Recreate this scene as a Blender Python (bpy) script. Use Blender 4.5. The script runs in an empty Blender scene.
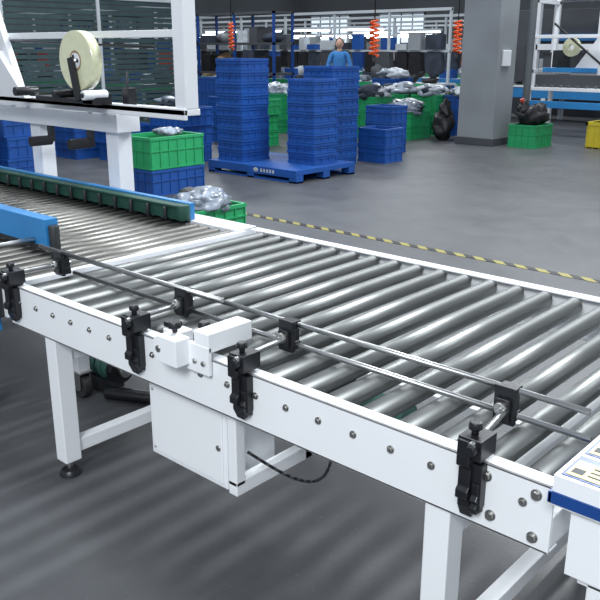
import bpy, bmesh, math, random
from mathutils import Vector, Matrix, noise
random.seed(7)
scene=bpy.context.scene
COL=scene.collection

# ------------------------------------------------------------------ materials
def mat(name,color,rough=0.5,metal=0.0,var=0.0,scale=8.0,bump=0.0,emit=None,estr=0.0,trans=0.0,coat=0.0,stretch=None):
    m=bpy.data.materials.new(name); m.use_nodes=True
    nt=m.node_tree; N=nt.nodes; L=nt.links
    b=N["Principled BSDF"]
    b.inputs["Base Color"].default_value=(*color,1)
    b.inputs["Roughness"].default_value=rough
    b.inputs["Metallic"].default_value=metal
    if trans: b.inputs["Transmission Weight"].default_value=trans
    if coat: b.inputs["Coat Weight"].default_value=coat
    if emit:
        b.inputs["Emission Color"].default_value=(*emit,1); b.inputs["Emission Strength"].default_value=estr
    tc=N.new("ShaderNodeTexCoord"); mp=N.new("ShaderNodeMapping"); L.new(tc.outputs["Object"],mp.inputs[0])
    if stretch: mp.inputs["Scale"].default_value=stretch
    nz=N.new("ShaderNodeTexNoise"); nz.inputs["Scale"].default_value=scale; nz.inputs["Detail"].default_value=4
    L.new(mp.outputs[0],nz.inputs["Vector"])
    if var>0:
        mr=N.new("ShaderNodeMapRange"); mr.inputs["From Min"].default_value=0.3; mr.inputs["From Max"].default_value=0.7
        mr.inputs["To Min"].default_value=1-var; mr.inputs["To Max"].default_value=1+var
        L.new(nz.outputs["Fac"],mr.inputs["Value"])
        mx=N.new("ShaderNodeVectorMath"); mx.operation='SCALE'; mx.inputs[0].default_value=color
        L.new(mr.outputs[0],mx.inputs["Scale"]); L.new(mx.outputs[0],b.inputs["Base Color"])
    if bump>0:
        bp=N.new("ShaderNodeBump"); bp.inputs["Strength"].default_value=bump; bp.inputs["Distance"].default_value=0.01
        L.new(nz.outputs["Fac"],bp.inputs["Height"]); L.new(bp.outputs[0],b.inputs["Normal"])
    return m
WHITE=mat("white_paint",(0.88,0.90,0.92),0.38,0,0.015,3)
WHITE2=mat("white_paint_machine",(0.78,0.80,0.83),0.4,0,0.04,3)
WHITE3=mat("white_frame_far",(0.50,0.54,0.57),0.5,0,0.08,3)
STEEL=mat("roller_steel",(0.235,0.245,0.24),0.41,0.90,0.14,14,0,stretch=(1,0.15,1))
STEELW=mat("roller_steel_worn",(0.20,0.195,0.18),0.42,0.88,0.16,14,0,stretch=(1,0.15,1))
ROD=mat("rod_steel",(0.40,0.41,0.41),0.30,1.0,0.05,20)
ZINC=mat("zinc_bolt",(0.5,0.5,0.48),0.35,1.0,0.1,60)
BLACK=mat("black_plastic",(0.010,0.011,0.014),0.36,0,0.2,30)
RUBBER=mat("black_rubber",(0.02,0.02,0.022),0.7,0,0.2,30)
DARK=mat("dark_steel",(0.05,0.055,0.06),0.45,0.6,0.2,10)
BLUEP=mat("blue_plastic",(0.008,0.070,0.30),0.5,0,0.15,5)
BLUEB=mat("blue_board",(0.03,0.22,0.52),0.4,0,0.06,5)
BLUED=mat("blue_edge",(0.01,0.06,0.26),0.35,0,0.06,5)
GREENP=mat("green_plastic",(0.02,0.33,0.12),0.45,0,0.12,5)
GREENBELT=mat("green_belt",(0.012,0.065,0.045),0.6,0,0.15,12)
TEAL=mat("teal_slats",(0.03,0.062,0.066),0.65,0,0.2,4)
GREYP=mat("grey_paint",(0.26,0.28,0.30),0.6,0,0.1,1.5)
GREYD=mat("dark_grey_paint",(0.06,0.065,0.075),0.6,0,0.15,1.5)
WALLM=mat("wall_grey",(0.11,0.12,0.13),0.85,0,0.15,0.4)
BAG=mat("plastic_bag",(0.24,0.28,0.34),0.28,0,0.6,7,0.5,coat=0.4)
BAGW=mat("white_goods",(0.50,0.54,0.58),0.4,0,0.3,6,0.4)
BAGB=mat("black_bag_plastic",(0.012,0.012,0.014),0.45,0,0.3,8,0.5)
DENIM=mat("dark_garments",(0.03,0.04,0.06),0.8,0,0.4,6,0.4)
TAPEM=mat("clear_tape_roll",(0.70,0.71,0.48),0.28,0,0.06,30,0,coat=0.6)
CORE=mat("cardboard_core",(0.33,0.24,0.14),0.8,0,0.1,20)
BROWN=mat("cardboard_box",(0.24,0.16,0.09),0.8,0,0.12,6)
YEL=mat("yellow_label",(0.80,0.70,0.32),0.5,0,0.04,30)
YELP=mat("yellow_plastic",(0.60,0.48,0.03),0.45,0,0.1,6)
ORANGE=mat("orange_hose",(0.9,0.13,0.02),0.4,0,0.05,5)
REDM=mat("red_plastic",(0.45,0.03,0.02),0.45,0,0.1,5)
MOTORG=mat("motor_green",(0.07,0.19,0.16),0.45,0.2,0.2,12)
SKIN=mat("skin",(0.55,0.33,0.24),0.55,0,0.04,20)
HAIR=mat("hair_black",(0.01,0.009,0.008),0.5,0,0.2,60)
LIPS=mat("lips",(0.4,0.15,0.13),0.5)
SHIRT=mat("blue_shirt",(0.04,0.20,0.50),0.8,0,0.1,12)
TROUS=mat("dark_trousers",(0.02,0.022,0.03),0.85,0,0.15,12)
TUBE=mat("fluorescent_tube",(0.9,0.95,1),0.4,0,0,5,emit=(0.85,0.95,1.0),estr=7)
WINM=mat("window_daylight",(0.8,0.9,1),0.4,0,0,5,emit=(0.75,0.88,1.0),estr=0.9)

def floor_mat():
    m=bpy.data.materials.new("epoxy_floor"); m.use_nodes=True
    nt=m.node_tree;N=nt.nodes;L=nt.links;b=N["Principled BSDF"]
    tc=N.new("ShaderNodeTexCoord")
    n1=N.new("ShaderNodeTexNoise");n1.inputs["Scale"].default_value=0.6;n1.inputs["Detail"].default_value=9;n1.inputs["Roughness"].default_value=0.65
    n2=N.new("ShaderNodeTexNoise");n2.inputs["Scale"].default_value=60;n2.inputs["Detail"].default_value=4
    n3=N.new("ShaderNodeTexNoise");n3.inputs["Scale"].default_value=3.2;n3.inputs["Detail"].default_value=8;n3.inputs["Roughness"].default_value=0.7
    for n in (n1,n2,n3): L.new(tc.outputs["Object"],n.inputs["Vector"])
    cr=N.new("ShaderNodeValToRGB");cr.color_ramp.elements[0].position=0.3;cr.color_ramp.elements[0].color=(0.056,0.059,0.064,1)
    cr.color_ramp.elements[1].position=0.72;cr.color_ramp.elements[1].color=(0.094,0.098,0.104,1)
    L.new(n1.outputs["Fac"],cr.inputs[0])
    mr=N.new("ShaderNodeMapRange");mr.inputs["From Min"].default_value=0.3;mr.inputs["From Max"].default_value=0.7;mr.inputs["To Min"].default_value=0.88;mr.inputs["To Max"].default_value=1.12
    L.new(n3.outputs["Fac"],mr.inputs["Value"])
    vm=N.new("ShaderNodeVectorMath");vm.operation='SCALE';L.new(cr.outputs[0],vm.inputs[0]);L.new(mr.outputs[0],vm.inputs["Scale"])
    sp=N.new("ShaderNodeValToRGB");sp.color_ramp.elements[0].position=0.66;sp.color_ramp.elements[0].color=(0,0,0,1);sp.color_ramp.elements[1].position=0.74;sp.color_ramp.elements[1].color=(0.05,0.05,0.05,1)
    L.new(n2.outputs["Fac"],sp.inputs[0])
    ad=N.new("ShaderNodeVectorMath");ad.operation='ADD';L.new(vm.outputs[0],ad.inputs[0]);L.new(sp.outputs[0],ad.inputs[1])
    L.new(ad.outputs[0],b.inputs["Base Color"])
    rr=N.new("ShaderNodeMapRange");rr.inputs["From Min"].default_value=0.3;rr.inputs["From Max"].default_value=0.7;rr.inputs["To Min"].default_value=0.38;rr.inputs["To Max"].default_value=0.52
    L.new(n3.outputs["Fac"],rr.inputs["Value"]);L.new(rr.outputs[0],b.inputs["Roughness"])
    bp=N.new("ShaderNodeBump");bp.inputs["Strength"].default_value=0.10;bp.inputs["Distance"].default_value=0.005;L.new(n2.outputs["Fac"],bp.inputs["Height"]);L.new(bp.outputs[0],b.inputs["Normal"])
    return m
FLOOR=floor_mat()
def hazard_mat():
    m=bpy.data.materials.new("hazard_tape");m.use_nodes=True;nt=m.node_tree;N=nt.nodes;L=nt.links;b=N["Principled BSDF"];b.inputs["Roughness"].default_value=0.5
    tc=N.new("ShaderNodeTexCoord");sx=N.new("ShaderNodeSeparateXYZ");L.new(tc.outputs["Object"],sx.inputs[0])
    a=N.new("ShaderNodeMath");a.operation='ADD';L.new(sx.outputs[0],a.inputs[0]);L.new(sx.outputs[1],a.inputs[1])
    d=N.new("ShaderNodeMath");d.operation='DIVIDE';d.inputs[1].default_value=0.17;L.new(a.outputs[0],d.inputs[0])
    f=N.new("ShaderNodeMath");f.operation='FRACT';L.new(d.outputs[0],f.inputs[0])
    g=N.new("ShaderNodeMath");g.operation='GREATER_THAN';g.inputs[1].default_value=0.5;L.new(f.outputs[0],g.inputs[0])
    mx=N.new("ShaderNodeMixRGB");mx.inputs[1].default_value=(0.015,0.015,0.015,1);mx.inputs[2].default_value=(0.27,0.24,0.06,1);L.new(g.outputs[0],mx.inputs[0])
    L.new(mx.outputs[0],b.inputs["Base Color"]);return m
HAZ=hazard_mat()

# ------------------------------------------------------------------ builder
class B:
    def __init__(s): s.bm=bmesh.new(); s.mats=[]
    def mi(s,m):
        if m not in s.mats: s.mats.append(m)
        return s.mats.index(m)
    def box(s,x0,x1,y0,y1,z0,z1,m,R=None,piv=None):
        i=s.mi(m); co=[(x,y,z) for x in (x0,x1) for y in (y0,y1) for z in (z0,z1)]
        c=Vector(piv) if piv else Vector(((x0+x1)/2,(y0+y1)/2,(z0+z1)/2))
        vs=[s.bm.verts.new(c+R@(Vector(p)-c) if R else p) for p in co]
        for f in [(0,1,3,2),(4,6,7,5),(0,4,5,1),(2,3,7,6),(0,2,6,4),(1,5,7,3)]:
            s.bm.faces.new([vs[k] for k in f]).material_index=i
    def cyl(s,p0,p1,r,m,n=16,r2=None,hole=0.0):
        i=s.mi(m);p0=Vector(p0);p1=Vector(p1);a=(p1-p0).normalized()
        u=a.orthogonal().normalized();v=a.cross(u);r2=r if r2 is None else r2
        cs=[(math.cos(2*math.pi*k/n),math.sin(2*math.pi*k/n)) for k in range(n)]
        A=[s.bm.verts.new(p0+r*(c*u+t*v)) for c,t in cs];C=[s.bm.verts.new(p1+r2*(c*u+t*v)) for c,t in cs]
        for k in range(n):
            f=s.bm.faces.new([A[k],A[(k+1)%n],C[(k+1)%n],C[k]]);f.material_index=i;f.smooth=True
        if hole<=0:
            s.bm.faces.new(A[::-1]).material_index=i;s.bm.faces.new(C).material_index=i
        else:
            D=[s.bm.verts.new(p0+hole*(c*u+t*v)) for c,t in cs];E=[s.bm.verts.new(p1+hole*(c*u+t*v)) for c,t in cs]
            for k in range(n):
                j=(k+1)%n
                f=s.bm.faces.new([D[j],D[k],E[k],E[j]]);f.material_index=i;f.smooth=True
                s.bm.faces.new([A[j],A[k],D[k],D[j]]).material_index=i
                s.bm.faces.new([C[k],C[j],E[j],E[k]]).material_index=i
    def prism(s,pts,axis,a0,a1,m):
        i=s.mi(m)
        def P(p,a): return {'x':(a,p[0],p[1]),'y':(p[0],a,p[1]),'z':(p[0],p[1],a)}[axis]
        A=[s.bm.verts.new(P(p,a0)) for p in pts];C=[s.bm.verts.new(P(p,a1)) for p in pts];n=len(pts)
        s.bm.faces.new(A).material_index=i;s.bm.faces.new(C[::-1]).material_index=i
        for k in range(n): s.bm.faces.new([A[k],C[k],C[(k+1)%n],A[(k+1)%n]]).material_index=i
    def path(s,pts,r,m,n=8):
        for a,b in zip(pts,pts[1:]): s.cyl(a,b,r,m,n)
        for p in pts[1:-1]: s.ball(p,(r,r,r),m,1)
    def ball(s,c,rad,m,sub=2,nz=0.0,seed=0,R=None):
        i=s.mi(m);t=bmesh.new();bmesh.ops.create_icosphere(t,subdivisions=sub,radius=1.0)
        mp={}
        for v in t.verts:
            k=1+nz*(noise.noise(v.co*1.6+Vector((seed,seed*.7,0)))+0.5*noise.noise(v.co*4+Vector((seed,0,seed))))
            q=Vector((v.co.x*rad[0]*k,v.co.y*rad[1]*k,v.co.z*rad[2]*k))
            if R: q=R@q
            mp[v.index]=s.bm.verts.new(q+Vector(c))
        for f in t.faces:
            g=s.bm.faces.new([mp[v.index] for v in f.verts]);g.material_index=i;g.smooth=True
        t.free()
    def done(s,name,bev=0.0,origin=None,seg=2):
        bmesh.ops.recalc_face_normals(s.bm,faces=s.bm.faces[:])
        me=bpy.data.meshes.new(name);s.bm.to_mesh(me);s.bm.free()
        for m in s.mats: me.materials.append(m)
        o=bpy.data.objects.new(name,me);COL.objects.link(o)
        if bev:
            d=o.modifiers.new("bevel","BEVEL");d.width=bev;d.segments=seg;d.limit_method='ANGLE';d.angle_limit=math.radians(50)
        return o
def empty(name,loc=(0,0,0)):
    e=bpy.data.objects.new(name,None);COL.objects.link(e);e.location=loc;e.empty_display_size=0.2;return e
def parent(e,*obs):
    for o in obs: o.parent=e; o.matrix_parent_inverse=Matrix.Translation(e.location).inverted()

# ------------------------------------------------------------------ room
b=B();b.box(-26,8,-6,30,-0.1,0,FLOOR);b.done("floor")
b=B();b.box(-26.2,-26,-6,30.2,0,7,WALLM);b.done("wall_left")
b=B();b.box(-26.2,8,30,30.2,0,7,WALLM);b.done("wall_back")
b=B();b.box(-6,6,3.85,3.92,0.0,0.003,HAZ);b.done("floor_hazard_tape")
for k in range(2):
    b=B();x=-25+k*4.2;b.box(x,x+2.4,29.9,29.98,1.5,3.0,WINM)
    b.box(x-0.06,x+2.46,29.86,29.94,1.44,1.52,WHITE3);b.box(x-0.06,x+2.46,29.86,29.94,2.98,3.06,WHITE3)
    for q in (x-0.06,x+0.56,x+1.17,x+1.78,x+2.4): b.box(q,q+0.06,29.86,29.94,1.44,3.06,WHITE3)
    b.done("window_%d"%(k+1))

# ------------------------------------------------------------------ main roller conveyor
X0,X1,W,H,HB=-0.28,1.81,1.235,0.70,0.152
cv=empty("roller_conveyor")
b=B()
b.box(X0,X1,0,0.006,H-HB,H,WHITE);b.box(X0,X1,0.0,0.042,H-0.006,H,WHITE);b.box(X0,X1,0,0.042,H-HB,H-HB+0.006,WHITE)
parent(cv,b.done("near_side_beam",0.0015))
b=B()
b.box(X0,X1,W+0.036,W+0.042,H-HB,H+0.002,WHITE);b.box(X0,X1,W,W+0.042,H-0.006,H,WHITE);b.box(X0,X1,W,W+0.042,H-HB,H-HB+0.006,WHITE)
parent(cv,b.done("far_side_beam",0.0015))
b=B()
xs=[-0.205+0.1085*k for k in range(19)]
for x in xs:
    b.cyl((x,0.05,0.668),(x,W-0.01,0.668),0.030,STEEL,28)
    b.cyl((x,0.006,0.668),(x,W+0.036,0.668),0.008,ZINC,8)
    b.cyl((x,0.045,0.668),(x,0.052,0.668),0.024,BLACK,16)
    b.cyl((x,W-0.012,0.668),(x,W-0.005,0.668),0.024,BLACK,16)
parent(cv,b.done("rollers"))
b=B()
for x in xs:
    b.cyl((x,-0.003,0.645),(x,0.0,0.645),0.0095,ZINC,14);b.cyl((x,-0.008,0.645),(x,-0.003,0.645),0.0065,ZINC,6)
for x,z in [(1.665,0.672),(1.775,0.672),(1.68,0.585),(1.775,0.575),(-0.25,0.67),(-0.25,0.58)]:
    b.cyl((x,-0.010,z),(x,0,z),0.009,ZINC,6);b.cyl((x,-0.003,z),(x,0,z),0.012,ZINC,14)
parent(cv,b.done("axle_bolts"))
b=B()
b.box(X0,X0+0.03,0.006,W+0.036,0.58,0.665,WHITE)
b.box(X1-0.03,X1,0.006,W+0.036,0.56,0.63,WHITE)
for xl in (-0.075,1.515):
    for y in (0.008,W-0.035):
        b.box(xl,xl+0.065,y,y+0.065,0.06,H-HB,WHITE)
        b.cyl((xl+.032,y+.032,0.022),(xl+.032,y+.032,0.065),0.012,ZINC,12)
        b.cyl((xl+.032,y+.032,0.0),(xl+.032,y+.032,0.022),0.042,BLACK,20,r2=0.03)
        b.box(xl-0.03,xl+0.095,y-0.002,y+0.06,H-HB-0.006,H-HB,WHITE)
    b.box(xl+0.01,xl+0.055,0.07,W-0.03,0.085,0.135,WHITE)
    b.box(xl+0.01,xl+0.055,0.07,W-0.03,0.45,0.50,WHITE)
b.box(-0.02,1.53,W-0.02,W+0.01,0.12,0.17,WHITE)
parent(cv,b.done("legs",0.003))
b=B()
b.box(0.84,0.875,0.03,0.065,0.31,H-HB,WHITE);b.box(0.84,0.875,0.03,0.36,0.28,0.325,WHITE);b.box(0.84,0.875,0.325,0.36,0.28,0.60,WHITE)
b.box(0.80,0.90,0.50,0.62,0.36,0.45,DARK);b.cyl((0.90,0.56,0.41),(1.10,0.56,0.41),0.05,MOTORG,20);b.box(0.84,0.86,0.34,0.6,0.40,0.60,DARK)
parent(cv,b.done("motor_bracket",0.003))
b=B()
pts=[]
for k in range(22):
    t=k/21.0;pts.append((0.89+0.12*math.sin(t*math.pi)+.06*t,0.06+0.30*t,0.42-0.14*math.sin(t*math.pi)+0.1*t))
b.path(pts,0.0045,BLACK)
parent(cv,b.done("cable"))
eb=B()
eb.box(0.46,0.815,0.05,0.25,0.27,H-HB,WHITE);eb.box(0.475,0.80,0.044,0.05,0.285,0.53,WHITE)
eb.cyl((0.785,0.040,0.40),(0.785,0.046,0.40),0.010,ZINC,12)
for z in (0.30,0.50): eb.cyl((0.485,0.040,z),(0.485,0.046,z),0.005,ZINC,8)
parent(cv,eb.done("electrical_box",0.004))

def clamp(x,xh,k):
    b=B()
    prof=[(0.0,0.575),(-0.016,0.570),(-0.030,0.60),(-0.030,0.615),(-0.042,0.622),(-0.042,0.640),(-0.034,0.648),(-0.034,0.69),(-0.046,0.70),(-0.046,0.758),(0.030,0.758),(0.030,0.702),(0.0,0.700)]
    b.prism(prof,'x',x-0.024,x+0.004,BLACK)
    b.box(x-0.027,x+0.027,-0.038,0.026,0.715,0.762,BLACK)
    b.box(x+0.002,x+0.025,-0.024,0,0.60,0.70,BLACK)
    b.prism([(0,0.585),(-0.03,0.59),(-0.036,0.605),(-0.028,0.612),(-0.036,0.622),(-0.028,0.632),(-0.030,0.66),(0,0.66)],'x',x+0.006,x+0.022,BLACK)
    b.cyl((x-0.004,-0.010,0.762),(x-0.004,-0.010,0.778),0.008,BLACK,12)
    b.cyl((x-0.004,-0.010,0.774),(x-0.004,-0.010,0.789),0.016,BLACK,10,r2=0.013)
    b.cyl((x+0.010,-0.056,0.742),(x+0.010,-0.034,0.742),0.012,BLACK,12)
    b.cyl((x+0.010,-0.05,0.752),(xh,0.215,0.752),0.008,ROD,14)
    b.box(xh-0.026,xh+0.026,0.160,0.174,0.712,0.802,BLACK);b.box(xh-0.018,xh+0.018,0.150,0.200,0.722,0.775,BLACK)
    b.cyl((xh,0.138,0.755),(xh,0.152,0.755),0.015,ZINC,16);b.cyl((xh,0.130,0.755),(xh,0.142,0.755),0.008,ROD,6)
    b.box(xh-0.022,xh+0.022,0.176,0.200,0.778,0.800,BLACK);b.box(xh-0.022,xh+0.022,0.176,0.200,0.716,0.740,BLACK)
    parent(cv,b.done("side_guide_clamp_%d"%k,0.002))
for k,(x,xh) in enumerate([(-0.225,-0.20),(0.495,0.495),(0.955,0.945),(1.640,1.61)]): clamp(x,xh,k+1)
b=B();b.cyl((0.20,0.188,0.789),(1.79,0.188,0.789),0.0075,ROD,14);b.cyl((-0.34,0.188,0.789),(0.205,0.188,0.789),0.007,ROD,14)
b.cyl((-0.14,0.188,0.728),(1.80,0.188,0.728),0.0075,ROD,14);b.cyl((-0.34,0.172,0.800),(0.68,0.172,0.800),0.007,ROD,14)
parent(cv,b.done("side_guide_rails"))

b=B()
b.box(0.765,0.825,-0.016,0.150,0.722,0.778,WHITE);b.box(0.715,0.825,-0.018,-0.004,0.655,0.740,WHITE)
b.prism([(0.645,0.69),(0.665,0.672),(0.745,0.672),(0.745,0.752),(0.665,0.752),(0.645,0.735)],'y',-0.065,-0.012,WHITE)
b.cyl((0.668,-0.068,0.712),(0.668,-0.06,0.712),0.011,ZINC,14)
b.box(0.61,0.68,0.0,0.055,0.705,0.742,WHITE)
for x,y,z in [(0.690,-0.02,0.754),(0.735,0.050,0.747)]:
    b.cyl((x,y,z),(x,y,z+0.02),0.008,BLACK,12);b.cyl((x,y,z+0.014),(x,y,z+0.032),0.020,BLACK,10,r2=0.016)
b.box(0.715,0.765,0.03,0.09,0.725,0.748,BLACK);b.box(0.60,0.64,0.01,0.05,0.742,0.758,BLACK)
b.cyl((0.805,-0.018,0.69),(0.805,-0.024,0.69),0.008,ZINC,12);b.cyl((0.77,-0.024,0.69),(0.77,-0.018,0.69),0.008,ZINC,12)
parent(cv,b.done("stop_bracket",0.005))

# ------------------------------------------------------------------ next conveyor + operator panel
nc=empty("outfeed_conveyor")
b=B()
b.box(1.88,3.0,-0.02,0.02,0.53,0.68,WHITE);b.box(1.88,3.0,W,W+0.04,0.53,0.68,WHITE)
for k in range(10): 
    x=1.95+0.11*k;b.cyl((x,0.02,0.645),(x,W,0.645),0.03,STEEL,20)
for x in (1.90,2.85):
    for y in (-0.02,W-0.03): b.box(x,x+0.065,y,y+0.065,0.0,0.54,WHITE)
    b.box(x+0.01,x+0.055,0.04,W,0.10,0.15,WHITE)
parent(nc,b.done("frame",0.003))
b=B()
b.box(1.825,2.18,-0.050,0.18,0.695,0.758,WHITE)
b.box(1.821,2.183,-0.054,-0.048,0.70,0.724,BLUED);b.box(1.819,1.826,-0.054,0.18,0.70,0.722,BLUED)
for (ax,ay) in ((1.834,-0.040),(1.834,0.065),(1.95,-0.040),(1.95,0.065)):
    b.box(ax,ax+0.106,ay,ay+0.092,0.758,0.7595,BLUED);b.box(ax+0.006,ax+0.100,ay+0.006,ay+0.070,0.7595,0.761,YEL)
    b.box(ax+0.012,ax+0.034,ay+0.016,ay+0.036,0.761,0.7618,GREYD)
    for q in range(3): b.box(ax+0.042,ax+0.092-0.01*q,ay+0.018+q*0.016,ay+0.023+q*0.016,0.761,0.7618,GREYD)
b.box(1.86,2.1,-0.035,0.06,0.55,0.695,WHITE)
parent(nc,b.done("operator_panel",0.0006))

# ------------------------------------------------------------------ left conveyor
lc=empty("carton_sealer_infeed_conveyor")
b=B()
for k in range(58):
    x=-0.36-0.075*k
    b.cyl((x,0.06,0.672),(x,1.16,0.672),0.024,STEELW,18)
parent(lc,b.done("rollers"))
b=B()
b.box(-5,-0.31,0.0,0.05,0.56,0.70,WHITE2);b.box(-5,-0.31,1.17,1.22,0.56,0.70,WHITE2)
b.box(-0.33,-0.30,0.02,1.22,0.60,0.69,WHITE2);b.box(-5,-0.31,1.22,1.30,0.66,0.70,WHITE2)
for x in (-0.75,-2.4,-4.2):
    for y in (0.0,1.16): b.box(x,x+0.07,y,y+0.06,0.12,0.56,WHITE2)
b.box(-4.19,-4.14,0.05,1.16,0.2,0.26,WHITE2)
parent(lc,b.done("frame",0.003))
b=B()
b.box(-5,-0.66,1.115,1.165,0.705,0.765,GREENBELT);b.box(-5,-0.66,1.105,1.18,0.765,0.778,GREENBELT)
b.box(-5,-0.64,1.165,1.20,0.70,0.786,BLUEB);b.cyl((-0.66,1.14,0.705),(-0.66,1.14,0.78),0.035,GREENBELT,20)
for k in range(30): x=-0.75-k*0.14; b.cyl((x,1.10,0.70),(x,1.10,0.765),0.010,DARK,10)
parent(lc,b.done("far_belt_guide",0.003))
b=B()
b.box(-5,-0.51,0.30,0.36,0.735,0.855,BLUEB);b.box(-5,-0.53,0.36,0.375,0.72,0.80,RUBBER);b.box(-5,-0.52,0.296,0.30,0.725,0.745,DARK)
b.cyl((-0.495,0.33,0.70),(-0.495,0.33,0.83),0.022,DARK,16)
for x in (-0.6,-1.1): b.cyl((x,0.0,0.76),(x,0.3,0.76),0.012,ROD,10);b.cyl((x,-0.05,0.76),(x,0.0,0.76),0.03,BLACK,10)
parent(lc,b.done("near_blue_guide",0.004))
b=B()
for x,y in ((-0.60,0.46),(-0.72,1.19),(-0.72,0.03),(-2.37,1.19),(-4.17,1.19)):
    b.cyl((x-.0,y-0.02,0.055),(x-.0,y+0.02,0.055),0.055,RUBBER,20);b.cyl((x,y-0.025,0.055),(x,y+0.025,0.055),0.022,ZINC,12)
    b.box(x-0.03,x+0.03,y-0.03,y-0.024,0.05,0.13,ZINC);b.box(x-0.03,x+0.03,y+0.024,y+0.03,0.05,0.13,ZINC);b.box(x-0.04,x+0.04,y-0.035,y+0.035,0.12,0.13,ZINC)
b.box(-0.63,-0.57,0.43,0.49,0.13,0.56,WHITE2)
b.cyl((-0.85,0.60,0.12),(-0.52,0.60,0.12),0.060,MOTORG,20);b.cyl((-0.52,0.60,0.12),(-0.48,0.60,0.12),0.065,BLACK,20);b.cyl((-0.48,0.60,0.12),(-0.45,0.60,0.12),0.03,ZINC,14)
for k in range(6): b.cyl((-0.83+k*0.05,0.60,0.12),(-0.815+k*0.05,0.60,0.12),0.067,MOTORG,20)
b.box(-0.80,-0.56,0.54,0.66,0.0,0.07,DARK);b.box(-0.78,-0.64,0.55,0.65,0.18,0.25,GREYP)
b.box(-1.0,-0.4,0.72,0.76,0.30,0.34,WHITE2);b.cyl((-0.50,0.52,0.03),(-0.30,0.62,0.03),0.03,BLACK,12)
parent(lc,b.done("drive_and_casters",0.002))
b=B()
b.box(-1.2,-0.36,-0.10,-0.0,0.50,0.56,BLUEB);b.box(-1.2,-0.33,-0.06,0.0,0.56,0.70,DARK);b.cyl((-0.40,-0.07,0.56),(-0.40,-0.07,0.74),0.026,BLACK,14)
b.cyl((-0.40,-0.07,0.74),(-0.40,-0.07,0.77),0.036,BLACK,12)
parent(lc,b.done("height_adjuster",0.004))

# ------------------------------------------------------------------ carton sealing machine
cs=empty("carton_sealing_machine",(-1.6,1.4,0))
b=B()
for x in (-1.59,-2.42):
    b.box(x,x+0.11,1.36,1.46,0.0,1.10,WHITE2)
b.box(-3.4,-1.42,1.32,1.48,1.06,1.165,WHITE2)
b.box(-3.4,-0.64,1.16,1.26,1.205,1.235,WHITE2);b.box(-3.4,-0.64,1.16,1.18,1.185,1.24,WHITE2)
for x in (-1.55,-2.38): b.box(x,x+0.05,1.22,1.36,1.165,1.205,WHITE2)
b.box(-0.72,-0.64,1.17,1.25,1.235,1.95,WHITE2)
b.prism([(-2.95,1.235),(-2.35,1.235),(-2.12,1.235),(-2.45,1.95),(-2.95,1.95)],'y',1.16,1.20,WHITE2)
b.prism([(-2.30,1.235),(-2.02,1.235),(-2.30,1.50)],'y',1.12,1.16,WHITE2)
b.box(-2.5,-0.72,1.22,1.26,1.565,1.60,WHITE2);b.cyl((-2.4,1.2,1.56),(-0.9,1.2,1.52),0.006,BLACK,8)
b.box(-2.95,-0.64,1.17,1.25,1.89,1.95,WHITE2)
parent(cs,b.done("frame",0.004))
b=B()
tc=Vector((-1.39,1.10,1.452))
b.cyl(tc+Vector((0,-0.03,0)),tc+Vector((0,0.03,0)),0.150,TAPEM,48,hole=0.05)
b.cyl(tc+Vector((0,-0.031,0)),tc+Vector((0,0.031,0)),0.052,CORE,32,hole=0.04)
b.cyl(tc+Vector((0,-0.034,0)),tc+Vector((0,0.034,0)),0.039,WHITE2,20)
for k in range(3):
    a=k*2.094;b.cyl(tc+Vector((0.024*math.cos(a),-0.036,0.024*math.sin(a))),tc+Vector((0.024*math.cos(a),-0.03,0.024*math.sin(a))),0.010,BLACK,10)
b.cyl(tc+Vector((0,-0.045,0)),tc+Vector((0,0.12,0)),0.012,ZINC,12)
parent(cs,b.done("tape_roll"))
b=B()
Rz=Matrix.Rotation(math.radians(-12),3,'Y')
b.box(-1.41,-1.365,1.045,1.062,1.25,1.47,BLACK,R=Rz);b.box(-1.34,-1.22,1.06,1.16,1.235,1.29,BLACK)
b.box(-1.80,-1.25,1.06,1.18,1.237,1.262,BLACK)
b.cyl((-1.24,1.00,1.285),(-1.24,1.14,1.285),0.024,WHITE2,14);b.cyl((-1.24,0.99,1.285),(-1.24,1.0,1.285),0.012,BLACK,14);b.cyl((-1.55,1.02,1.28),(-1.55,1.16,1.28),0.02,BLACK,14)
b.cyl((-1.12,1.19,1.235),(-1.12,1.19,1.40),0.008,DARK,10);b.box(-1.14,-1.09,1.17,1.22,1.235,1.32,BLACK)
b.cyl((-1.95,1.02,1.28),(-1.95,1.16,1.28),0.025,BLACK,14)
b.prism([(-1.62,1.262),(-1.52,1.262),(-1.40,1.40),(-1.44,1.42)],'y',1.142,1.157,BLACK)
b.cyl((-1.72,1.20,0.985),(-1.72,1.34,0.985),0.030,RUBBER,18);b.cyl((-2.15,1.20,0.97),(-2.15,1.34,0.97),0.030,RUBBER,18)
for x in (-1.72,-2.15): b.box(x-0.02,x+0.02,1.33,1.36,0.96,1.06,DARK)
parent(cs,b.done("tape_head_arms",0.002))

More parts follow.
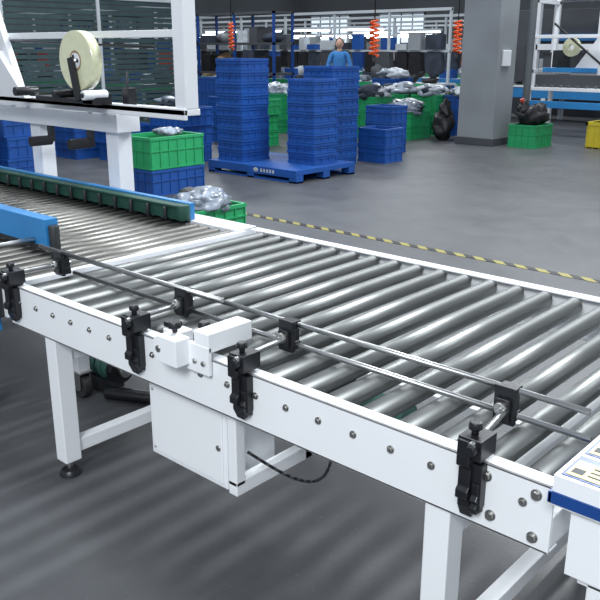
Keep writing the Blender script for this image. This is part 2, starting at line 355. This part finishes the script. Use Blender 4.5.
# ------------------------------------------------------------------ crates
def crate(b,x0,y0,z0,w,d,h,m,ribs=True):
    t=0.018
    b.box(x0,x0+w,y0,y0+t,z0,z0+h,m);b.box(x0,x0+w,y0+d-t,y0+d,z0,z0+h,m)
    b.box(x0,x0+t,y0+t,y0+d-t,z0,z0+h,m);b.box(x0+w-t,x0+w,y0+t,y0+d-t,z0,z0+h,m)
    b.box(x0+t,x0+w-t,y0+t,y0+d-t,z0,z0+t,m)
    e=0.012
    for (za,zb) in ((h-0.03,h),(h*0.55,h*0.55+0.012),(0.0,0.02)):
        b.box(x0-e,x0+w+e,y0-e,y0,z0+za,z0+zb,m);b.box(x0-e,x0+w+e,y0+d,y0+d+e,z0+za,z0+zb,m)
        b.box(x0-e,x0,y0,y0+d,z0+za,z0+zb,m);b.box(x0+w,x0+w+e,y0,y0+d,z0+za,z0+zb,m)
    if ribs:
        n=max(3,int(w/0.11))
        for k in range(n+1):
            x=x0+(w-0.01)*k/n;b.box(x,x+0.01,y0-e*0.8,y0,z0,z0+h,m);b.box(x,x+0.01,y0+d,y0+d+e*.8,z0,z0+h,m)
        n=max(3,int(d/0.11))
        for k in range(n+1):
            y=y0+(d-0.01)*k/n;b.box(x0+w,x0+w+e*0.8,y,y+0.01,z0,z0+h,m);b.box(x0-e*.8,x0,y,y+0.01,z0,z0+h,m)
def stack(x,y,z,w,d,h,n,m,name="plastic_crate_stack",jit=0.0,goods=None,seed=0,gs=1.0,cnt=6):
    b=B();rnd=random.Random(seed)
    for k in range(n): crate(b,x+rnd.uniform(-jit,jit),y+rnd.uniform(-jit,jit),z+k*h,w,d,h-0.004,m)
    if goods:
        for k in range(cnt): b.ball((x+w*(0.25+0.5*rnd.random()),y+d*(0.25+0.5*rnd.random()),z+h*n+(0.01+rnd.random()*0.05)*gs),(w*.30*gs,d*.28*gs,0.08*gs),rnd.choice(goods),3,0.55,k*3.3+seed)
    return b.done(name)
b=B()
px0,px1,py0,py1=-5.42,-3.88,5.52,6.62
for x in (px0,(px0+px1)/2-0.06,px1-0.12):
    for y in (py0,(py0+py1)/2-0.06,py1-0.12): b.box(x,x+0.12,y,y+0.12,0.0,0.10,BLUEP)
for y in (py0,(py0+py1)/2-0.06,py1-0.12): b.box(px0,px1,y,y+0.12,0.0,0.02,BLUEP)
b.box(px0,px1,py0,py1,0.095,0.15,BLUEP)
b.box(px0,px1,py0-0.004,py0,0.06,0.15,BLUEP)
b.ball((-4.55,py0-0.005,0.105),(0.045,0.003,0.028),BAGW,2)
for k in range(5): b.box(-4.47+k*0.05,-4.44+k*0.05,py0-0.007,py0-0.003,0.085,0.125,BAGW)
b.done("plastic_pallet",0.003)
stack(-5.34,5.64,0.152,0.44,0.46,0.139,9,BLUEP,jit=0.006,seed=1)
stack(-4.47,6.02,0.152,0.42,0.42,0.127,8,BLUEP,jit=0.005,seed=2)
stack(-4.95,6.85,0.0,0.48,0.55,0.130,10,BLUEP,jit=0.01,seed=3)
stack(-4.60,7.62,0.0,0.46,0.40,0.235,2,BLUEP,seed=4)
stack(-5.15,8.5,0.0,0.46,0.40,0.235,3,BLUEP,seed=5)
b=B();crate(b,-3.86,10.62,0,0.46,0.58,0.36,GREENP)
b.ball((-3.63,10.9,0.48),(0.21,0.27,0.17),BAGB,3,0.6,3);b.ball((-3.72,10.75,0.60),(0.09,0.10,0.12),BAGB,3,0.6,5);b.ball((-3.55,10.98,0.55),(0.13,0.15,0.12),BAGB,3,0.7,25);b.cyl((-3.70,10.72,0.68),(-3.72,10.70,0.76),0.015,REDM,8,r2=0.04);b.done("crate_with_refuse_bag")
stack(-4.95,3.85,0,0.52,0.72,0.28,1,BLUEP,name="plastic_crate")
stack(-4.95,3.85,0.283,0.52,0.72,0.34,1,GREENP,name="crate_of_bagged_goods",goods=[BAG,BAG],seed=3,gs=0.5)
stack(-3.02,2.78,0,0.50,0.58,0.25,1,GREENP,name="crate_of_bagged_goods",goods=[BAG,BAGB,BAG,BAG],seed=8,gs=1.15,cnt=9)
for i,(x,y,n,m) in enumerate([(-7.35,9.9,3,GREENP),(-6.75,10.1,3,GREENP),(-6.15,10.35,2,GREENP),(-8.0,10.6,3,GREENP),(-6.9,11.2,3,GREENP),(-6.25,11.3,3,GREENP),(-5.65,11.5,3,BLUEP),(-8.6,9.7,3,GREENP),(-7.6,11.9,4,BLUEP)]):
    stack(x,y,0,0.55,0.6,0.24,n,m,name="crate_of_bagged_goods",goods=[BAG,BAGW,BAG,DENIM],seed=i+20,jit=0.01,gs=1.35,cnt=8)
b=B();b.ball((-5.20,10.75,0.24),(0.17,0.2,0.25),BAGB,3,0.6,13);b.ball((-5.16,10.75,0.50),(0.10,0.10,0.16),BAGB,3,0.6,17);b.done("black_refuse_bag")
for i,(x,y,n,m) in enumerate([(-7.4,5.2,2,BLUEP),(-6.7,5.6,3,BLUEP),(-8.2,5.0,3,BLUEP),(-7.3,7.6,3,GREENP),(-8.0,7.9,3,BLUEP),(-6.3,8.2,2,GREENP),(-7.2,3.4,3,BLUEP),(-7.3,2.6,2,BLUEP),(-9.6,9.0,4,BLUEP)]):
    stack(x,y,0,0.58,0.62,0.25,n,m,jit=0.03,seed=i+40,goods=[BAG,BAGB,DENIM] if i%2 else None)
def rack(x0,x1,y,seed):
    rnd=random.Random(seed);b=B()
    for x in (x0,(x0+x1)/2,x1):
        for yy in (y,y+0.6): b.box(x,x+0.05,yy,yy+0.05,0,2.3,BLUED if seed%2 else GREYD)
    for z in (0.3,0.95,1.6,2.25): b.box(x0,x1+.05,y,y+0.65,z,z+0.05,GREYD)
    for z in (0.35,1.0,1.65):
        x=x0+0.08
        while x<x1-0.3:
            w=rnd.uniform(0.2,0.5);h=rnd.uniform(0.15,0.5);mm=rnd.choice([GREYD,BROWN,BLUEP,DENIM,BAG,GREYP,GREENP,BAGB,DENIM,BAGW])
            if rnd.random()<0.5: b.ball((min(x+w/2,x1-w/2),y+0.3,z+h*0.45),(w/2,0.25,h/2),mm,2,0.4,x)
            else: b.box(x,min(x+w,x1),y+0.05,y+0.55,z,z+h,mm)
            x+=w+rnd.uniform(.02,.12)
    b.done("storage_rack")
rack(-12.8,-10.3,11.8,1);rack(-16,-13.2,10.8,2);rack(-19,-16.2,12,3)
# ------------------------------------------------------------------ column
b=B();b.box(-4.74,-4.08,10.48,11.08,0,7,GREYP);b.box(-4.77,-4.05,10.45,11.11,0,0.12,GREYD);b.box(-4.08,-4.04,10.6,10.85,1.25,1.5,WHITE2);b.done("column",0.01)
b=B();b.cyl((-3.95,11.3,0),(-3.95,11.3,7),0.06,GREYP,16);b.done("downpipe")
b=B()
for k in range(26): b.box(-9.3,-9.26,1.5,8.2,0.08+k*0.085,0.145+k*0.085,TEAL)
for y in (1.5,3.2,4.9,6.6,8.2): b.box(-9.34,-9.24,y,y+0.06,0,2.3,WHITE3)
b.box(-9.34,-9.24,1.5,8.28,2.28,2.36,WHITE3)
b.done("slatted_partition")

# ------------------------------------------------------------------ assembly lines
def line(x0,x1,y,seed,tubes=True):
    rnd=random.Random(seed)
    e=empty("assembly_line_bench",((x0+x1)/2,y,0))
    b=B()
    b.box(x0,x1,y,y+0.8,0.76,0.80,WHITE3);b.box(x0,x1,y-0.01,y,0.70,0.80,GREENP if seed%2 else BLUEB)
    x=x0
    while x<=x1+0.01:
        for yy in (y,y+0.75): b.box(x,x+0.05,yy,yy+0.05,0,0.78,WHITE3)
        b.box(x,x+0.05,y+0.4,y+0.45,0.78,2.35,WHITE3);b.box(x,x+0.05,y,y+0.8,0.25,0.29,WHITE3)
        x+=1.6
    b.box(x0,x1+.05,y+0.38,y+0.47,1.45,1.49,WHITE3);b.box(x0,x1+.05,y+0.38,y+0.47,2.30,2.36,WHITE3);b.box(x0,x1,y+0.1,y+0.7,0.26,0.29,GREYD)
    parent(e,b.done("frame"))
    b=B();x=x0+0.2
    while tubes and x<x1-1.2:
        if rnd.random()<0.7: b.box(x,x+1.3,y+0.36,y+0.48,1.96,2.02,WHITE3);b.cyl((x+.03,y+0.42,1.94),(x+1.27,y+0.42,1.94),0.018,TUBE,8)
        x+=1.6
    if tubes: parent(e,b.done("light_tubes"))
    b=B();x=x0+0.1
    while x<x1-0.4:
        w=rnd.uniform(0.15,0.45);h=rnd.uniform(0.1,0.45);m=rnd.choice([BAG,BAGW,DENIM,BAGB,BLUEP,BAG,BROWN,GREYD])
        if rnd.random()<0.55: b.ball((x+w/2,y+0.25,0.80+h*0.42),(w/2,0.2,h/2),m,2,0.4,x)
        else: b.box(x,x+w,y+0.1,y+0.4,0.80,0.80+h,m)
        if rnd.random()<0.75:
            m=rnd.choice([DENIM,BAGB,BAGB,GREYD,GREYD,BLUED,REDM]);b.prism([(x,1.46),(x+w*.9,1.46),(x+w,1.05),(x+w*.85,1.0),(x+w*.1,0.98),(x-.02,1.08)],'y',y+0.36,y+0.52,m)
        if rnd.random()<0.55:
            m=rnd.choice([DENIM,GREYD,WHITE3,BLUEP,GREYP]);z=1.50;b.box(x,x+w,y+0.3,y+0.5,z,z+rnd.uniform(.1,.4),m)
        if rnd.random()<0.7:
            m=rnd.choice([GREENP,BLUEP,GREYD,BROWN]);b.box(x,x+w,y+0.05,y+0.6,0.29,0.29+rnd.uniform(.15,.4),m)
        x+=w+rnd.uniform(0.03,0.2)
    parent(e,b.done("goods_on_bench"))
line(-20,-7.2,13.6,1);line(-22,-8.0,16.6,2);line(-23,-9,20.2,3);line(-24,-6,24,4)
line(-18,-10.6,9.2,5,False);line(-20,-12,6.0,6)

def coil(x,y,z0,z1,r=0.07,turns=7):
    b=B();pts=[]
    for k in range(turns*10+1):
        t=k/(turns*10);a=t*turns*2*math.pi;pts.append((x+r*math.cos(a),y+r*math.sin(a),z0+(z1-z0)*t))
    for p,q in zip(pts,pts[1:]): b.cyl(p,q,0.018,ORANGE,6)
    b.cyl((x,y,z1),(x,y,z1+3.5),0.01,BLACK,6);b.cyl((x,y,z0-0.15),(x,y,z0),0.025,DARK,8)
    b.done("coiled_air_hose")
coil(-5.76,9.46,1.40,1.95);coil(-5.7,11.9,1.45,2.0);coil(-9.9,10.2,1.5,2.0,r=0.05)

e=empty("carton_erector_machine",(-5,15.5,0))
b=B()
b.box(-7.2,-2.5,15.3,16.3,0.50,0.72,BLUEB);b.box(-7.2,-2.5,15.28,16.32,0.72,0.76,WHITE2)
for x in (-7.1,-5.6,-4.1,-2.7):
    for y in (15.3,16.2): b.box(x,x+0.1,y,y+0.1,0,0.5,WHITE2)
for x in (-5.9,-4.5):
    for y in (15.3,16.2): b.box(x,x+0.12,y,y+0.12,0.76,2.6,WHITE2)
b.box(-5.9,-4.38,15.3,15.42,1.5,1.62,WHITE2);b.box(-5.9,-4.38,15.3,16.3,2.5,2.62,WHITE2);b.box(-5.7,-4.6,15.45,16.15,1.05,1.45,GREYD)
b.box(-3.6,-2.6,15.4,16.2,0.76,2.1,GREYP);b.box(-3.5,-2.7,15.39,15.4,1.2,1.9,GREYD);b.box(-6.9,-6.1,15.4,16.1,0.85,1.6,GREYD)
b.box(-7.5,-2.0,17.2,17.6,0,2.4,GREYD);b.box(-7.2,-2.2,17.1,17.2,0.9,1.3,WHITE3);b.box(-6.8,-2.8,17.1,17.2,1.7,1.85,BLUEB)
for k in range(22): b.cyl((-7.1+k*0.21,15.32,0.77),(-7.1+k*0.21,16.28,0.77),0.04,STEEL,10)
parent(e,b.done("body",0.006))
b=B()
for x in (-4.6,-2.9): 
    b.box(x,x+0.07,12.6,12.67,0,2.4,WHITE2);b.box(x,x+0.07,13.5,13.57,0,2.4,WHITE2);b.box(x,x+0.07,12.6,13.57,1.1,1.17,WHITE2);b.box(x,x+0.07,12.6,13.57,2.3,2.37,WHITE2)
    b.box(x+0.01,x+0.06,12.62,13.55,0.3,0.35,WHITE2)
b.box(-4.6,-2.83,12.6,12.66,0.5,0.62,BLUEB);b.box(-4.6,-2.83,12.6,13.55,0.80,0.86,WHITE2);b.box(-4.5,-2.9,12.7,13.5,0.86,1.08,GREYD)
for k in range(10): b.cyl((-4.45+k*0.16,12.62,0.875),(-4.45+k*0.16,13.5,0.875),0.03,STEEL,10)
b.prism([(-3.9,1.08),(-3.3,1.08),(-3.1,2.0),(-3.25,2.0)],'y',12.8,13.3,WHITE2);b.cyl((-4.2,12.65,1.95),(-3.2,12.65,1.2),0.02,BLACK,8);b.box(-4.6,-2.85,12.62,12.66,1.7,1.76,WHITE2)
b.cyl((-3.9,12.75,1.55),(-3.9,12.82,1.55),0.16,TAPEM,28,hole=0.05);b.box(-4.3,-3.95,12.9,13.3,1.2,1.5,DARK);b.box(-4.4,-3.4,12.75,12.8,1.12,1.2,BLUEB)
parent(e,b.done("packing_station",0.006))
b=B()
for (a0,a1,c0,c1) in ((-2.86,-2.40,11.3,11.32),(-2.86,-2.40,11.78,11.8),(-2.86,-2.84,11.32,11.78),(-2.42,-2.40,11.32,11.78)): b.box(a0,a1,c0,c1,0,0.40,YELP)
b.box(-2.88,-2.38,11.28,11.32,0.36,0.41,YELP);b.box(-2.88,-2.84,11.28,11.82,0.36,0.41,YELP);b.box(-2.42,-2.38,11.28,11.82,0.36,0.41,YELP);b.box(-2.86,-2.40,11.3,11.8,0,0.02,YELP)
for k in range(5): b.box(-2.84+k*0.105,-2.83+k*0.105,11.288,11.30,0,0.38,YELP)
b.done("yellow_bin")

# ------------------------------------------------------------------ person
def skinobj(name,verts,edges,radii,m,root=0):
    me=bpy.data.meshes.new(name);me.from_pydata(verts,edges,[]);o=bpy.data.objects.new(name,me);COL.objects.link(o)
    me.materials.append(m)
    s=o.modifiers.new("skin","SKIN");s.use_smooth_shade=True
    for i,r in enumerate(radii):
        sv=me.skin_vertices[0].data[i];sv.radius=(r,r) if not isinstance(r,tuple) else r;sv.use_root=(i==root)
    d=o.modifiers.new("sub","SUBSURF");d.levels=2;d.render_levels=2
    return o
ox,oy=-9.05,12.6
pe=empty("worker_person",(ox,oy,0))
def T(l): return [(ox+a,oy+c,z) for a,c,z in l]
o1=skinobj("shirt",T([(0,0,0.95),(0,0,1.12),(0,-.01,1.30),(0,0,1.42),(.17,0,1.40),(.25,-.03,1.15),(.18,-.22,1.02),(-.17,0,1.40),(-.25,-.03,1.15),(-.16,-.24,1.03)]),
 [(0,1),(1,2),(2,3),(3,4),(4,5),(5,6),(3,7),(7,8),(8,9)],[(.16,.11),(.15,.10),(.17,.11),(.10,.08),.065,.05,.04,.065,.05,.04],SHIRT)
o2=skinobj("trousers",T([(0,0,0.95),(.09,0,.86),(.10,-.01,.48),(.11,.02,.09),(-.09,0,.86),(-.10,-.01,.48),(-.11,.02,.09)]),
 [(0,1),(1,2),(2,3),(0,4),(4,5),(5,6)],[(.15,.11),.09,.06,.045,.09,.06,.045],TROUS)
b=B()
b.cyl((ox,oy,1.42),(ox,oy,1.54),0.052,SKIN,14)
b.ball((ox,oy-0.01,1.62),(0.077,0.095,0.115),SKIN,3);b.ball((ox,oy+0.022,1.655),(0.086,0.095,0.10),HAIR,3)
b.ball((ox,oy-0.105,1.60),(0.012,0.018,0.022),SKIN,2)
for s in (-1,1):
    b.ball((ox+s*0.030,oy-0.094,1.625),(0.013,0.008,0.007),HAIR,2);b.ball((ox+s*0.078,oy,1.61),(0.012,0.02,0.03),SKIN,2)
b.box(ox-0.022,ox+0.022,oy-0.101,oy-0.09,1.563,1.569,LIPS)
for s,(hx,hy,hz) in ((1,(.165,-.26,1.0)),(-1,(-.145,-.28,1.01))):
    b.ball((ox+hx,oy+hy,hz),(0.035,0.045,0.02),SKIN,2)
    for k in range(4):
        x=ox+hx+(k-1.5)*0.017;l=(0.055,0.065,0.06,0.045)[k];b.cyl((x,oy+hy-0.03,hz),(x,oy+hy-0.03-l*0.6,hz-0.008),0.008,SKIN,8,r2=.007);b.cyl((x,oy+hy-0.03-l*0.6,hz-0.008),(x,oy+hy-0.03-l,hz-0.03),0.007,SKIN,8,r2=.005)
    b.cyl((ox+hx-s*0.03,oy+hy+0.01,hz),(ox+hx-s*0.05,oy+hy-0.03,hz-0.01),0.009,SKIN,8,r2=.007)
o3=b.done("head_and_hands")
b=B()
for s in (-1,1): b.ball((ox+s*0.11,oy-0.04,0.045),(0.05,0.13,0.045),BLACK,2)
o4=b.done("shoes");parent(pe,o1,o2,o3,o4)
pe.rotation_euler=(0,0,math.radians(35))

# ------------------------------------------------------------------ lights
def area(name,loc,target,sx,sy,energy,color=(0.93,0.97,1.0)):
    l=bpy.data.lights.new(name,'AREA');l.shape='RECTANGLE';l.size=sx;l.size_y=sy;l.energy=energy;l.color=color
    o=bpy.data.objects.new(name,l);COL.objects.link(o);o.location=loc
    o.rotation_euler=(Vector(target)-Vector(loc)).to_track_quat('-Z','Y').to_euler();return o
area("ceiling_light_key",(0.3,6.5,5.6),(0.6,0.6,0.5),0.3,2.5,520)
area("fill_light_front",(3.2,-4.5,4.6),(0.6,0.5,0.5),2.4,1.6,330)  # added fill behind and above the camera, brightens the near white beams; no real fixture
for i,(x,y,p) in enumerate([(-1,1,150),(-6,4,200),(-3,11,260),(-10,10,200),(-8,17,200),(-16,14,170),(4,6,150),(-14,22,170)]):
    area("ceiling_light",(x,y,5.8),(x,y,0),2.4,1.2,p)
w=bpy.data.worlds.new("world");scene.world=w;w.use_nodes=True
bg=w.node_tree.nodes["Background"];bg.inputs[0].default_value=(0.82,0.89,1.0,1);bg.inputs[1].default_value=0.54

# ------------------------------------------------------------------ camera
yaw,pitch,roll=-0.7325,0.3074,0.0018;f=790.67
sy,cy,sp,cp=math.sin(yaw),math.cos(yaw),math.sin(pitch),math.cos(pitch)
d=Vector((sy*cp,cy*cp,-sp));r=Vector((cy,-sy,0));u=r.cross(d)
r2=math.cos(roll)*r+math.sin(roll)*u;u2=-math.sin(roll)*r+math.cos(roll)*u
cam=bpy.data.cameras.new("camera");co=bpy.data.objects.new("camera",cam);COL.objects.link(co)
M=Matrix((( r2.x,u2.x,-d.x,2.3458),(r2.y,u2.y,-d.y,-1.3366),(r2.z,u2.z,-d.z,1.512),(0,0,0,1)))
co.matrix_world=M;cam.sensor_width=36;cam.lens=f*36/600;cam.clip_start=0.05;cam.clip_end=200
scene.camera=co
scene.view_settings.view_transform='Standard'
